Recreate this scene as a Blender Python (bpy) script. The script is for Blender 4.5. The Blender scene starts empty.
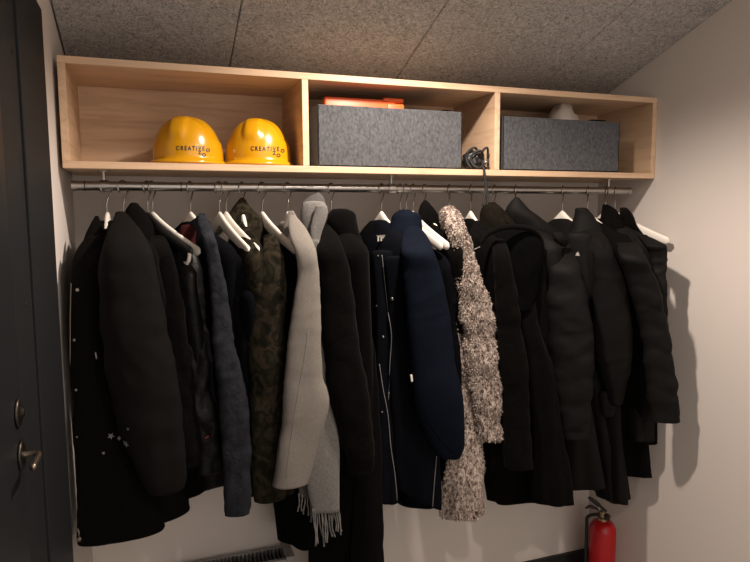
import bpy, bmesh, math, random
from mathutils import Vector, Matrix, noise
from mathutils.bvhtree import BVHTree

scene = bpy.context.scene
COL = scene.collection
rnd = random.Random(7)

# ------------------------------------------------------------------ camera model
S = .9375
F, YAW, PIT, ROL = 626.5452, 0.3385, 0.1018, 0.0065
D = .3432 * S          # shelf depth
H = .30                # shelf height
W = 2.1697 * S         # room width at the back wall
XL = -.012             # left wall
CAM = Vector((.2422 * S, -2.0472 * S - D, 1.60))
ZS = 1.60 + .1479 * S  # underside of the shelf
ZT = ZS + H
_Ry = Matrix(((math.cos(YAW), -math.sin(YAW), 0), (math.sin(YAW), math.cos(YAW), 0), (0, 0, 1)))
_Rp = Matrix(((1, 0, 0), (0, math.cos(PIT), -math.sin(PIT)), (0, math.sin(PIT), math.cos(PIT))))
_Rr = Matrix(((math.cos(ROL), 0, -math.sin(ROL)), (0, 1, 0), (math.sin(ROL), 0, math.cos(ROL))))
RM = _Rr @ _Rp @ _Ry
RT = RM.transposed()


def ray(px, py):
    return RT @ Vector(((px - 375) / F, 1, (281 - py) / F))


def onY(px, py, Y):
    d = ray(px, py)
    return CAM + d * ((Y - CAM.y) / d.y)


def onX(px, py, X):
    d = ray(px, py)
    return CAM + d * ((X - CAM.x) / d.x)


def onZ(px, py, Z):
    d = ray(px, py)
    return CAM + d * ((Z - CAM.z) / d.z)


cd = bpy.data.cameras.new('camera')
cd.sensor_width = 36
cd.lens = F / 750 * 36
cd.clip_start = .02
co = bpy.data.objects.new('camera', cd)
COL.objects.link(co)
r, fwd, up = RT @ Vector((1, 0, 0)), RT @ Vector((0, 1, 0)), RT @ Vector((0, 0, 1))
m4 = Matrix(((r.x, up.x, -fwd.x, CAM.x), (r.y, up.y, -fwd.y, CAM.y), (r.z, up.z, -fwd.z, CAM.z), (0, 0, 0, 1)))
co.matrix_world = m4
scene.camera = co

# ------------------------------------------------------------------ materials
MATS = {}


def mat(name, base, rough=.6, metal=0., spec=.5, sheen=0., coat=0.):
    m = bpy.data.materials.new(name)
    m.use_nodes = True
    nt = m.node_tree
    b = nt.nodes['Principled BSDF']
    b.inputs['Base Color'].default_value = (*base, 1)
    b.inputs['Roughness'].default_value = rough
    b.inputs['Metallic'].default_value = metal
    b.inputs['Specular IOR Level'].default_value = spec
    b.inputs['Sheen Weight'].default_value = sheen
    b.inputs['Sheen Roughness'].default_value = .5
    b.inputs['Coat Weight'].default_value = coat
    return m


def nodes(m):
    nt = m.node_tree
    return nt, nt.nodes, nt.links, nt.nodes['Principled BSDF']


def coords(m, scale=(1, 1, 1), rot=(0, 0, 0)):
    nt, N, L, b = nodes(m)
    tc = N.new('ShaderNodeTexCoord')
    mp = N.new('ShaderNodeMapping')
    mp.inputs['Scale'].default_value = scale
    mp.inputs['Rotation'].default_value = rot
    L.new(tc.outputs['Object'], mp.inputs['Vector'])
    return mp.outputs['Vector']


def noise_tex(m, vec, scale, detail=3, rough=.5, dist=0.):
    nt, N, L, b = nodes(m)
    t = N.new('ShaderNodeTexNoise')
    t.inputs['Scale'].default_value = scale
    t.inputs['Detail'].default_value = detail
    t.inputs['Roughness'].default_value = rough
    t.inputs['Distortion'].default_value = dist
    L.new(vec, t.inputs['Vector'])
    return t.outputs['Fac']


def ramp(m, fac, stops, interp='LINEAR'):
    nt, N, L, b = nodes(m)
    r = N.new('ShaderNodeValToRGB')
    r.color_ramp.interpolation = interp
    e = r.color_ramp.elements
    while len(e) < len(stops):
        e.new(.5)
    for k, (p, c) in zip(e, stops):
        k.position = p
        k.color = (*c, 1)
    L.new(fac, r.inputs['Fac'])
    return r.outputs['Color']


def bump(m, fac, strength, dist=.002):
    nt, N, L, b = nodes(m)
    bp = N.new('ShaderNodeBump')
    bp.inputs['Strength'].default_value = strength
    bp.inputs['Distance'].default_value = dist
    L.new(fac, bp.inputs['Height'])
    L.new(bp.outputs['Normal'], b.inputs['Normal'])


def setcol(m, c):
    nt, N, L, b = nodes(m)
    L.new(c, b.inputs['Base Color'])


def mul(c, k):
    return tuple(x * k for x in c)


def cloth(name, col, var=.35, scale=60, bstr=.3, rough=.85, sheen=.25, spec=.25, stretch=(1, 1, 1), bscale=None, bdist=.002):
    m = mat(name, col, rough, 0, spec, sheen)
    v = coords(m, stretch)
    f = noise_tex(m, v, scale, 4, .6)
    setcol(m, ramp(m, f, [(.3, mul(col, 1 - var)), (.7, mul(col, 1 + var))]))
    f2 = noise_tex(m, v, bscale or scale * 4, 3, .6)
    bump(m, f2, bstr, bdist)
    return m


def wood(name, a, b_, rot=(0, 0, 0), stretch=(1.2, 14, 14)):
    m = mat(name, a, .55, 0, .35)
    v = coords(m, stretch, rot)
    f = noise_tex(m, v, 3.2, 6, .6, .8)
    c = ramp(m, f, [(.32, b_), (.5, a), (.72, mul(a, 1.1))])
    setcol(m, c)
    bump(m, f, .06)
    return m


M = {}
M['wall'] = mat('wall_paint', (.69, .635, .59), .75, 0, .25)
bump(M['wall'], noise_tex(M['wall'], coords(M['wall']), 220, 3), .05, .001)
M['floor'] = cloth('floor_vinyl', (.30, .28, .26), .15, 20, .1, .5, 0)
# wood wool ceiling board
m = mat('wood_wool', (.3, .28, .25), .95, 0, .1)
v = coords(m, (1, 1, 1))
n1 = noise_tex(m, v, 42, 5, .8, 2.6)
n2 = noise_tex(m, v, 110, 4, .75, 3.0)
mx = nodes(m)[1].new('ShaderNodeMath')
mx.operation = 'ADD'
m.node_tree.links.new(n1, mx.inputs[0])
m.node_tree.links.new(n2, mx.inputs[1])
hf = nodes(m)[1].new('ShaderNodeMath')
hf.operation = 'MULTIPLY'
hf.inputs[1].default_value = .5
m.node_tree.links.new(mx.outputs[0], hf.inputs[0])
setcol(m, ramp(m, hf.outputs[0], [(.40, (.14, .135, .13)), (.49, (.44, .425, .405)), (.58, (.70, .68, .65))]))
bump(m, hf.outputs[0], .8, .006)
M['ceiling'] = m
PLY, PLY2 = (.60, .42, .275), (.50, .335, .21)
M['ply'] = wood('birch_ply', PLY, PLY2)
M['ply_side'] = wood('birch_ply_side', PLY, PLY2, stretch=(14, 1.2, 14))
M['felt'] = cloth('grey_felt', (.070, .073, .079), .4, 150, .5, .95, .15, .1, (1, 1, .6))
M['yellow'] = mat('yellow_plastic', (.52, .25, .004), .22, 0, .5, 0, .25)
M['ink'] = mat('black_print', (.012, .012, .012), .5)
M['orange'] = mat('orange_plastic', (.80, .13, .03), .4)
M['steel'] = mat('galvanised_steel', (.40, .385, .365), .3, 1.)
bump(M['steel'], noise_tex(M['steel'], coords(M['steel'], (4, 60, 60)), 20, 3), .08, .001)
M['chrome'] = mat('chrome', (.36, .35, .33), .25, 1.)
M['white'] = mat('white_lacquer', (.74, .70, .63), .42, 0, .4)
M['blackp'] = mat('black_plastic', (.012, .012, .013), .45)
M['rubber'] = mat('black_rubber', (.01, .01, .01), .7)
M['door'] = mat('dark_grey_door_paint', (.013, .0142, .0155), .42, 0, .22)
M['frame'] = mat('dark_grey_frame_paint', (.0125, .0135, .0148), .55, 0, .14)
M['handle'] = mat('worn_brass_steel', (.30, .25, .20), .36, 1.)
M['rosette'] = mat('dark_rosette', (.06, .052, .045), .4, 1.)
M['red'] = mat('red_enamel', (.42, .008, .012), .3, 0, .5)
M['brass'] = mat('brass', (.48, .38, .22), .35, 1.)
M['rad'] = mat('radiator_enamel', (.30, .29, .275), .45)
M['raddark'] = mat('radiator_grille_dark', (.035, .034, .033), .6)
M['skirting'] = mat('black_skirting', (.014, .014, .015), .5)
M['bag'] = mat('white_plastic_bag', (.55, .50, .45), .35, 0, .5)
# coats
BK = (.0030, .0027, .0026)
M['blk'] = cloth('black_cotton', BK, .3, 80, .25, .95, .0, .06)
M['blk_wool'] = cloth('black_wool', (.0028, .0025, .0023), .4, 120, .45, .98, .02, .04)
M['blk_nyl'] = cloth('black_nylon', (.0052, .0047, .0044), .2, 40, .35, .7, 0, .12, (1, 1, 1.6), 26, .004)
M['blk_matte'] = cloth('black_softshell_lit', (.0060, .0054, .0050), .18, 120, .15, .85, .0, .08)  # this and the nylon are lifted so sleeves look lit against darker bodies
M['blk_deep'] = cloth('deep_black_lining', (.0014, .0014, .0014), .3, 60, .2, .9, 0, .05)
M['blk_satin'] = cloth('black_satin', (.0025, .0025, .0027), .2, 12, .6, .5, 0, .2, (1, 1, 1), 30, .006)
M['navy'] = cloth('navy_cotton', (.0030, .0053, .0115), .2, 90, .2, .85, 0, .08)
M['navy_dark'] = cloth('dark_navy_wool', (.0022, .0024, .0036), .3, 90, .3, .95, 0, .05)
M['navy_shaded'] = cloth('shaded_navy_cotton', (.0016, .0021, .0043), .2, 90, .2, .85, 0, .08)  # same navy cotton, darkened for the faces turned from the light
M['denim'] = cloth('quilted_blue_nylon', (.0130, .0148, .0195), .45, 30, .9, .75, .0, .15, (1, 1, .8), 42, .005)
M['grey'] = cloth('light_grey_wool', (.195, .178, .158), .16, 260, .4, .95, .1, .05)
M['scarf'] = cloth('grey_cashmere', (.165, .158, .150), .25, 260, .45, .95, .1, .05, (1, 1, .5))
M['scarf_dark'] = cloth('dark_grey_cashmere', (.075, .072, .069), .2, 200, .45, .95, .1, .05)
M['olive'] = cloth('dark_olive_cotton', (.0075, .0063, .0042), .3, 60, .25, .95, .0, .06)
M['redlin'] = cloth('dark_red_lining', (.035, .006, .006), .3, 60, .2, .8, 0, .1)
M['piping'] = mat('white_piping', (.20, .195, .19), .5)
M['zip'] = mat('dull_zip_metal', (.20, .18, .15), .4, 1.)
M['snap'] = mat('metal_snap', (.34, .33, .31), .35, 1.)
M['label'] = mat('woven_label', (.36, .34, .31), .8)
M['redtag'] = mat('red_tag', (.30, .03, .02), .7)
M['star'] = mat('silver_star', (.16, .16, .16), .5)
# camouflage
m = mat('camouflage', (.03, .03, .02), .95, 0, .06, .0)
v = coords(m, (1, 1, .8))
f = noise_tex(m, v, 15, 3, .55, .2)
setcol(m, ramp(m, f, [(.32, (.003, .003, .0023)), (.42, (.0075, .007, .0044)), (.50, (.026, .0205, .0128)), (.56, (.0075, .0072, .0048)), (.66, (.020, .018, .011))], 'LINEAR'))
bump(m, noise_tex(m, v, 220, 3), .25)
M['camo'] = m
# shaggy knit
m = mat('shaggy_knit', (.5, .42, .36), .95, 0, .05, .1)
v = coords(m, (1, 1, .55))
f = noise_tex(m, v, 110, 3, .7, 1.2)
setcol(m, ramp(m, f, [(.37, (.05, .034, .028)), (.45, (.24, .18, .15)), (.53, (.52, .44, .385)), (.75, (.62, .54, .47))]))
bump(m, noise_tex(m, v, 70, 4, .7, 1), 1., .008)
M['shag'] = m

# ------------------------------------------------------------------ object helpers


def thing(name, label, cat, loc, group=None):
    o = bpy.data.objects.new(name, None)
    o.empty_display_size = .05
    COL.objects.link(o)
    o.location = loc
    o['label'] = label
    o['category'] = cat
    if group:
        o['group'] = group
    return o


def wloc(o):
    p = Vector((0, 0, 0))
    while o is not None:
        p += Vector(o.location)
        o = o.parent
    return p


def obj(name, bm, material, parent=None, smooth=True, local=False, auto=None):
    """links a bmesh (world coordinates) as one mesh object"""
    me = bpy.data.meshes.new(name)
    if parent is not None and not local:
        bmesh.ops.translate(bm, verts=bm.verts, vec=-wloc(parent))
    bmesh.ops.recalc_face_normals(bm, faces=bm.faces)
    bm.to_mesh(me)
    bm.free()
    ms = material if isinstance(material, (list, tuple)) else [material]
    for q in ms:
        me.materials.append(q)
    for p in me.polygons:
        p.use_smooth = smooth
    if auto is not None:
        me.set_sharp_from_angle(angle=math.radians(auto))
    o = bpy.data.objects.new(name, me)
    COL.objects.link(o)
    if parent is not None:
        o.parent = parent
    return o


def struct(name, bm, material, smooth=False):
    o = obj(name, bm, material, None, smooth)
    o['kind'] = 'structure'
    return o


def add_box(bm, lo, hi, bev=0., seg=2):
    c = [(a + b) / 2 for a, b in zip(lo, hi)]
    s = [abs(b - a) for a, b in zip(lo, hi)]
    g = bmesh.ops.create_cube(bm, size=1)
    vs = g['verts']
    for v in vs:
        v.co = Vector((v.co.x * s[0] + c[0], v.co.y * s[1] + c[1], v.co.z * s[2] + c[2]))
    if bev:
        es = list({e for v in vs for e in v.link_edges})
        bmesh.ops.bevel(bm, geom=es, offset=bev, segments=seg, profile=.5, affect='EDGES')
    return bm


def box_bm(lo, hi, bev=0., seg=2):
    return add_box(bmesh.new(), lo, hi, bev, seg)


def frame_of(t):
    t = t.normalized()
    a = Vector((0, 0, 1)) if abs(t.z) < .9 else Vector((1, 0, 0))
    u = t.cross(a).normalized()
    return u, t.cross(u).normalized()


def add_tube(bm, pts, rad, seg=10, caps=True):
    pts = [Vector(p) for p in pts]
    n = len(pts)
    rr = rad if isinstance(rad, (list, tuple)) else [rad] * n
    rings = []
    pu = None
    for i, p in enumerate(pts):
        t = pts[min(i + 1, n - 1)] - pts[max(i - 1, 0)]
        t.normalize()
        if pu is None:
            u, w = frame_of(t)
        else:
            u = (pu - t * pu.dot(t)).normalized()
            w = t.cross(u)
        pu = u
        rings.append([bm.verts.new(p + (u * math.cos(2 * math.pi * k / seg) + w * math.sin(2 * math.pi * k / seg)) * rr[i]) for k in range(seg)])
    for a, b in zip(rings, rings[1:]):
        for k in range(seg):
            bm.faces.new((a[k], a[(k + 1) % seg], b[(k + 1) % seg], b[k]))
    if caps:
        bm.faces.new(rings[0][::-1])
        bm.faces.new(rings[-1])
    return bm


def tube_bm(pts, rad, seg=10):
    return add_tube(bmesh.new(), pts, rad, seg)


def add_lathe(bm, prof, center, seg=32, axis=None):
    c = Vector(center)
    ax = Vector(axis).normalized() if axis else Vector((0, 0, 1))
    u, w = frame_of(ax)
    rings = []
    for (rad, z) in prof:
        rings.append([bm.verts.new(c + ax * z + (u * math.cos(2 * math.pi * k / seg) + w * math.sin(2 * math.pi * k / seg)) * max(rad, 1e-4)) for k in range(seg)])
    for a, b in zip(rings, rings[1:]):
        for k in range(seg):
            bm.faces.new((a[k], a[(k + 1) % seg], b[(k + 1) % seg], b[k]))
    bm.faces.new(rings[0][::-1])
    bm.faces.new(rings[-1])
    return bm


def catmull(a, b, c, d, t):
    return .5 * ((2 * b) + (c - a) * t + (2 * a - 5 * b + 4 * c - d) * t * t + (3 * b - a - 3 * c + d) * t * t * t)


def smooth_path(pts, n):
    pts = [Vector(p) for p in pts]
    out = []
    k = len(pts) - 1
    for i in range(n + 1):
        s = i / n * k
        j = min(int(s), k - 1)
        t = s - j
        g = lambda q: pts[max(0, min(k, q))]
        out.append(catmull(g(j - 1), g(j), g(j + 1), g(j + 2), t))
    return out


def kn(p, sc):
    return noise.noise(Vector((p[0] * sc[0], p[1] * sc[1], p[2] * sc[2])))


def loft_bm(keys, n=44, seg=44, expo=2.2, folds=(.0, 5, 0.), wr=(.006, (9, 9, 5)), quilt=None, hem=.012, inner=.05, cap=.6, seed=0., grow=1.2, crease=.0):
    """keys: (centre, u, v) half axes of each ring, top to bottom"""
    k = len(keys) - 1
    cum = [0.]
    for a, b in zip(keys, keys[1:]):
        cum.append(cum[-1] + max((a[0] - b[0]).length, .004))
    rings = []
    for i in range(n + 1):
        s = i / n * cum[-1]
        j = 0
        while j < k - 1 and s > cum[j + 1]:
            j += 1
        t = (s - cum[j]) / (cum[j + 1] - cum[j])
        g = lambda q, w: keys[max(0, min(k, q))][w]
        rings.append(tuple(catmull(g(j - 1, w), g(j, w), g(j + 1, w), g(j + 2, w), t) for w in range(3)) + (i / n, s))
    bm = bmesh.new()
    off = Vector((seed * 3.17, seed * 1.91, seed * 2.3))
    rows = []

    def sp(c, e):
        return math.copysign(abs(c) ** (2 / e), c)

    def ring(c, u, v, q, s, sc=1., dz=0.):
        row = []
        for a in range(seg):
            th = 2 * math.pi * a / seg
            d = u * sp(math.cos(th), expo) + v * sp(math.sin(th), expo)
            dn = d.normalized() if d.length > 1e-6 else Vector((0, 0, 0))
            p = c + d * sc
            disp = folds[0] * (q ** grow) * math.sin(folds[1] * th + folds[2] + 1.7 * math.sin(3 * q + seed)) if folds[0] else 0
            pn = p + off
            disp += wr[0] * min(1, .35 + q * 1.3) * (kn(pn, wr[1]) + .5 * kn(pn * 2.1, wr[1]))
            if crease:
                cn = noise.noise(Vector((pn.x * 7 + pn.z * 3, pn.y * 7, pn.z * 17 - pn.x * 9)))
                cm = noise.noise(Vector((pn.x * 3, pn.y * 3, pn.z * 4 + 7.7)))
                disp += crease * ((1 - min(1, abs(cn) * 2.2)) ** 2 - .3) * max(0, .45 + 1.3 * cm) * min(1, q * 4)
            if quilt:
                ph = (s / quilt[1] + .18 * math.sin(2 * th + seed)) % 1.
                disp += quilt[0] * (abs(math.sin(math.pi * ph)) ** .55 - .6)
            p = p + dn * disp * sc
            p.z += dz
            row.append(bm.verts.new(p))
        return row

    c0, u0, v0, _, _ = rings[0]
    if cap > 0:
        bl = min(u0.length, v0.length) * cap
        for a in (.12, .4, .65, .85):
            ang = math.asin(a)
            rows.append(ring(c0, u0, v0, 0, 0, a, bl * math.cos(ang)))
    for (c, u, v, q, s) in rings:
        rows.append(ring(c, u, v, q, s))
    cN, uN, vN, qN, sN = rings[-1]
    w = min(uN.length, vN.length)
    f1 = max(.3, 1 - hem / w)
    rows.append(ring(cN, uN, vN, qN, sN, (1 + f1) / 2, -.004))
    rows.append(ring(cN, uN, vN, qN, sN, f1, .004))
    rows.append(ring(cN, uN, vN, qN, sN, f1 * .96, inner))
    for a, b in zip(rows, rows[1:]):
        for q in range(seg):
            bm.faces.new((a[q], a[(q + 1) % seg], b[(q + 1) % seg], b[q]))
    bm.faces.new(rows[0][::-1])
    bm.faces.new(rows[-1])
    return bm


def vh(p):
    v = Vector((p.x - CAM.x, p.y - CAM.y, 0)).normalized()
    return v, Vector((v.y, -v.x, 0))     # away from the viewer, to the right


def row_keys(rows, Y, ratio=.72):
    """rows (y, xl, xr[, Y]): a round cross-section hung between two sides at distance Y from the wall"""
    out = []
    for rw in rows:
        y, xl, xr = rw[:3]
        yy = rw[3] if len(rw) > 3 else Y
        a, b = onY(xl, y, yy), onY(xr, y, yy)
        c = (a + b) / 2
        v, n = vh(c)
        w = abs((b - a).dot(n)) / 2
        tz = rw[4] if len(rw) > 4 else 0.
        out.append((c, n * w + Vector((0, 0, -tz)), v * (w * ratio)))
    return out


def garment_bvh(objs):
    vs, ps = [], []
    for o in objs:
        b = len(vs)
        off = wloc(o)
        vs += [v.co + off for v in o.data.vertices]
        ps += [tuple(b + i for i in p.vertices) for p in o.data.polygons]
    return BVHTree.FromPolygons(vs, ps)


def hit(bv, px, py):
    d = ray(px, py).normalized()
    loc, nor, idx, dist = bv.ray_cast(CAM, d)
    if loc is None:
        return None, None
    if nor.dot(d) > 0:
        nor = -nor
    return loc, nor


def seam(name, bv, pts, rad, material, parent, n=24, lift=.6):
    path = []
    k = len(pts) - 1
    for q in smooth_path([(p[0], p[1], 0) for p in pts], n):
        l, nn = hit(bv, q.x, q.y)
        if l is not None:
            path.append(l + nn * rad * lift)
    if len(path) < 3:
        return None
    # drop jumps between layers
    keep = [path[0]]
    for p in path[1:]:
        if (p - keep[-1]).length < .09:
            keep.append(p)
    return obj(name, tube_bm(keep, rad, 6), material, parent)


def stud(name, bv, px, py, rad, material, parent, flat=.45):
    l, nn = hit(bv, px, py)
    if l is None:
        return None
    bm = bmesh.new()
    add_lathe(bm, [(rad * .9, 0), (rad, rad * flat * .4), (rad * .75, rad * flat), (rad * .15, rad * flat * 1.15)], l, 14, nn)
    return obj(name, bm, material, parent)


# ------------------------------------------------------------------ room
CS, C0 = .329, 2.087        # ceiling slope


def cz(y):
    return C0 - CS * y


YB = -3.3
bm = box_bm((XL - .15, 0, -.02), (W + .15, .12, 2.6))
struct('wall_back', bm, M['wall'])
bm = box_bm((W, YB, -.02), (W + .12, 0, 3.4))
struct('wall_right', bm, M['wall'])
bm = box_bm((XL - .12, YB, -.02), (XL, 0, 3.4))
struct('wall_left', bm, M['wall'])
bm = box_bm((XL - .15, YB, -.12), (W + .15, .12, 0))
struct('floor', bm, M['floor'])
# sloping boards with open joints
bm = bmesh.new()
xs = [XL + .003, .489, 1.0875, 1.6935, W]
for a, b in zip(xs, xs[1:]):
    g = .0012
    y0, y1 = 0., YB
    top = .03
    bv = .003
    sec = [(a + g + bv, 0), (b - g - bv, 0), (b - g, bv), (b - g, top), (a + g, top), (a + g, bv)]
    A = [bm.verts.new((x, y0, cz(y0) + z)) for x, z in sec]
    B = [bm.verts.new((x, y1, cz(y1) + z)) for x, z in sec]
    for i in range(6):
        bm.faces.new((A[i], A[(i + 1) % 6], B[(i + 1) % 6], B[i]))
    bm.faces.new(A[::-1])
    bm.faces.new(B)
struct('ceiling', bm, M['ceiling'])
bm = bmesh.new()
q = [(XL - .1, .1, cz(.1) + .032), (W + .1, .1, cz(.1) + .032), (W + .1, YB, cz(YB) + .032), (XL - .1, YB, cz(YB) + .032)]
lo = [bm.verts.new(p) for p in q]
hi = [bm.verts.new((p[0], p[1], p[2] + .05)) for p in q]
bm.faces.new(lo)
bm.faces.new(hi[::-1])
for i in range(4):
    bm.faces.new((lo[i], hi[i], hi[(i + 1) % 4], lo[(i + 1) % 4]))
struct('trim_1', bm, M['rubber'])
bm = box_bm((XL, -.014, 0), (W, -.0005, .098), .003)
struct('baseboard_back', bm, M['skirting'])

# door in the left wall
door = bpy.data.objects.new('door_1', None)
COL.objects.link(door)
door['kind'] = 'structure'
XF = .003
ye = -.56
ys = onX(34, 280, XF).y
yg = onX(12.5, 280, XF - .004).y
zt = 2.085
yd = yg - .86                     # far jamb towards the viewer
fr = bmesh.new()
add_box(fr, (XL, ys, 0), (XF, ye, zt), .0025)
add_box(fr, (XL, yg + .004, 0), (XF - .006, ys, zt - .035), .002)
add_box(fr, (XL, yd - .37, zt - .035), (XF, ys, zt), .0025)
add_box(fr, (XL, yd - .37, 0), (XF, yd - .2, zt - .035), .0025)
obj('door_frame', fr, M['frame'], door, False)
leaf = obj('door_leaf', box_bm((XL - .0005, yd, .006), (XF - .004, yg - .001, zt - .04), .0015), M['door'], door, False)
# lever and rosettes
ph = onX(20, 455, XF - .004)
hz = ph.z
hy = ph.y
hd = bmesh.new()
rs_ = bmesh.new()
add_lathe(rs_, [(.024, 0), (.024, .004), (.021, .006), (.009, .007)], (XF - .004, hy, hz), 24, (1, 0, 0))
obj('rosette', rs_, M['rosette'], leaf)
tip = Vector((onX(20, 455, XF).x + .052, hy, hz))
hx = onY(40, 455, hy).x
pth = smooth_path([(XF, hy, hz), (hx - .014, hy, hz), (hx - .004, hy - .003, hz), (hx, hy - .012, hz), (hx, hy - .035, hz), (hx, hy - .068, hz)], 24)
add_tube(hd, pth, [.005] * 25, 14)
obj('door_handle', hd, M['handle'], leaf)
kp = onX(17, 413, XF - .004)
kb = bmesh.new()
add_lathe(kb, [(.024, 0), (.024, .004), (.02, .006), (.009, .007), (.007, .011), (.002, .012)], (XF - .004, kp.y, kp.z), 24, (1, 0, 0))
obj('keyhole_rosette', kb, M['rosette'], leaf)
for (px, py) in ((26, 305), (39, 548), (12, 52)):
    p = onX(px, py, XF - .006)
    b = bmesh.new()
    add_lathe(b, [(.005, 0), (.0045, .0012), (.001, .0015)], (XF - .006, p.y, p.z), 14, (1, 0, 0))
    obj('screw_cap', b, M['frame'], door)

# ------------------------------------------------------------------ wall shelf
T = .0197
shelf = thing('wall_shelf', 'long birch plywood wall shelf with three open compartments above the clothes rail', 'shelf', (W / 2, -D / 2, ZS))
X1, X2 = .6806, 1.3498
SY0, SY1 = -D, -.0015
obj('bottom_panel', box_bm((0, SY0, ZS), (W - .0015, SY1, ZS + T), .0012), M['ply'], shelf, False)
obj('top_panel', box_bm((0, SY0, ZT - T), (W - .0015, SY1, ZT), .0012), M['ply'], shelf, False)
for x in (0, W - .0015 - T):
    obj('side_panel', box_bm((x, SY0, ZS + T), (x + T, SY1, ZT - T), .0012), M['ply_side'], shelf, False)
for x in (X1, X2):
    obj('divider', box_bm((x - T / 2, SY0, ZS + T), (x + T / 2, SY1 - .006, ZT - T), .0012), M['ply_side'], shelf, False)
obj('back_panel', box_bm((T, SY1 - .006, ZS + T), (W - T - .002, SY1, ZT - T)), M['ply'], shelf, False)
# ------------------------------------------------------------------ felt boxes
ZB = ZS + T + .001


def felt_box(x0, x1, y0, y1, h, label):
    t = thing('felt_box', label, 'storage box', ((x0 + x1) / 2, (y0 + y1) / 2, ZB), 'grey felt boxes on the shelf')
    th = .005
    bm = bmesh.new()
    add_box(bm, (x0, y0, ZB), (x1, y1, ZB + th))
    add_box(bm, (x0, y0, ZB), (x1, y0 + th, ZB + h), .0015)
    add_box(bm, (x0, y1 - th, ZB), (x1, y1, ZB + h), .0015)
    add_box(bm, (x0, y0, ZB), (x0 + th, y1, ZB + h), .0015)
    add_box(bm, (x1 - th, y0, ZB), (x1, y1, ZB + h), .0015)
    obj('box_body', bm, M['felt'], t, False)
    return t


yb = -.302
bx0, bx1 = onY(318, 140, yb).x, onY(462, 140, yb).x
bz = onY(390, 108, yb).z - ZB
felt_box(bx0, bx1, yb, -.03, bz, 'grey felt storage box in the middle compartment with orange case sticking out')
cx0, cx1 = onY(503, 140, yb).x, onY(619.5, 140, yb).x
cz2 = onY(560, 119, yb).z - ZB
felt_box(cx0, cx1, yb, -.03, cz2, 'grey felt storage box in the right compartment with white bag on top')
# orange case in the middle box
a, b = onY(324, 99.5, -.24), onY(403, 103, -.24)
zt_ = onY(364, 101.5, -.24).z + .011
cs = thing('plastic_case', 'flat orange plastic case standing in the middle grey felt box', 'case', ((a.x + b.x) / 2, -.235, ZB + .006))
bm = bmesh.new()
add_box(bm, (a.x, -.25, ZB + .006), (b.x - .03, -.215, zt_ - .003), .006, 3)
obj('case_shell', bm, M['orange'], cs, True, auto=40)
bm = bmesh.new()
add_box(bm, (b.x - .075, -.254, zt_ - .012), (b.x, -.211, zt_ + .004), .0075, 3)
add_box(bm, (b.x - .062, -.254, ZB + .05), (b.x, -.211, zt_ - .0145), .006, 3)
obj('case_latch', bm, M['orange'], cs, True, auto=40)


def blob(center, rad, amp, sc, seed=0., sub=4):
    bm = bmesh.new()
    bmesh.ops.create_icosphere(bm, subdivisions=sub, radius=1)
    o = Vector((seed, seed * 2.1, seed * .7))
    for v in bm.verts:
        n = v.co.normalized()
        d = 1 + amp * (noise.noise(n * sc + o) + .5 * abs(noise.noise(n * sc * 2.3 + o)))
        v.co = Vector((n.x * rad[0] * d, n.y * rad[1] * d, n.z * rad[2] * d)) + Vector(center)
    return bm


for (px, py, cx_, hh, lab, mx_) in ((456, 109.5, bx1, bz, 'black fabric pouch at the right end of the middle felt box', .034), (609, 117.5, cx1, cz2, 'black fabric pouch at the right end of the right felt box', .07)):
    zz = ZB + hh + .017
    p = obj('fabric_pouch', box_bm((cx_ - .006 - mx_, -.235, ZB + .006), (cx_ - .007, -.06, zz), .004, 2), M['blk'], None, True, auto=50)
    p['label'] = lab
    p['category'] = 'pouch'
# white bag
a, b = onY(551, 118, -.2), onY(578, 118, -.2)
zt_ = onY(564, 101.5, -.2).z
zc = (zt_ + ZB + .012) / 2
bm = blob(((a.x + b.x) / 2, -.18, zc), ((b.x - a.x) * .50, .065, (zt_ - ZB - .012) * .50), .20, 2.2, 3.3)
o = obj('plastic_bag', bm, M['bag'])
o['label'] = 'crumpled white plastic bag poking out of the right felt box'
o['category'] = 'bag'
# small dark roll
p = onY(622.5, 165.5, -.20)
rr_ = .017
bm = bmesh.new()
add_lathe(bm, [(.008, -.012), (rr_ - .002, -.012), (rr_, -.010), (rr_, .010), (rr_ - .002, .012), (.008, .012)], (cx1 + .004 + rr_, -.235, ZB + rr_), 28, (.25, 1, 0))
o = obj('tape_roll', bm, mat('dark_grey_tape', (.06, .062, .07), .45))
o['label'] = 'small dark grey roll beside the right felt box'
o['category'] = 'roll'
# bundle of black straps and gear
p0, p1 = onY(463.5, 168, -.27), onY(489, 168, -.27)
gx0, gx1 = max(p0.x, bx1 + .004), min(p1.x, X2 - T / 2 - .004)
gz = ZB
gm = (gx0 + gx1) / 2
gear = thing('gear_bundle', 'small black gear bundle with hanging strap beside the middle felt box', 'gear', (gm, -.26, gz))
gw = gx1 - gx0
bm = blob((gx0 + gw * .42, -.265, gz + .034), (gw * .36, .04, .034), .22, 2.5, 1.2)
obj('pouch', bm, M['blackp'], gear)
bm = bmesh.new()
for (fx, yy, rx, rz, tl) in ((.40, -.31, .28, .030, .3), (.30, -.29, .25, .036, -.5), (.78, -.30, .16, .036, .2)):
    ptsl = []
    for i in range(25):
        t = 2 * math.pi * i / 24
        ptsl.append((gx0 + gw * fx + gw * rx * math.cos(t), yy + .008 * math.cos(t * 2), gz + rz + .004 + (rz - .001) * math.sin(t)))
    add_tube(bm, ptsl, .0042, 8)
obj('strap_coil', bm, M['rubber'], gear)
c = onY(482, 163, -.315)
bm = tube_bm([(gx0 + gw * .62, -.312, gz + .018), (gx0 + gw * .82, -.315, gz + .036)], .0025, 8)
obj('buckle', bm, M['chrome'], gear)
bm = bmesh.new()
ya = -D - .006
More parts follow.
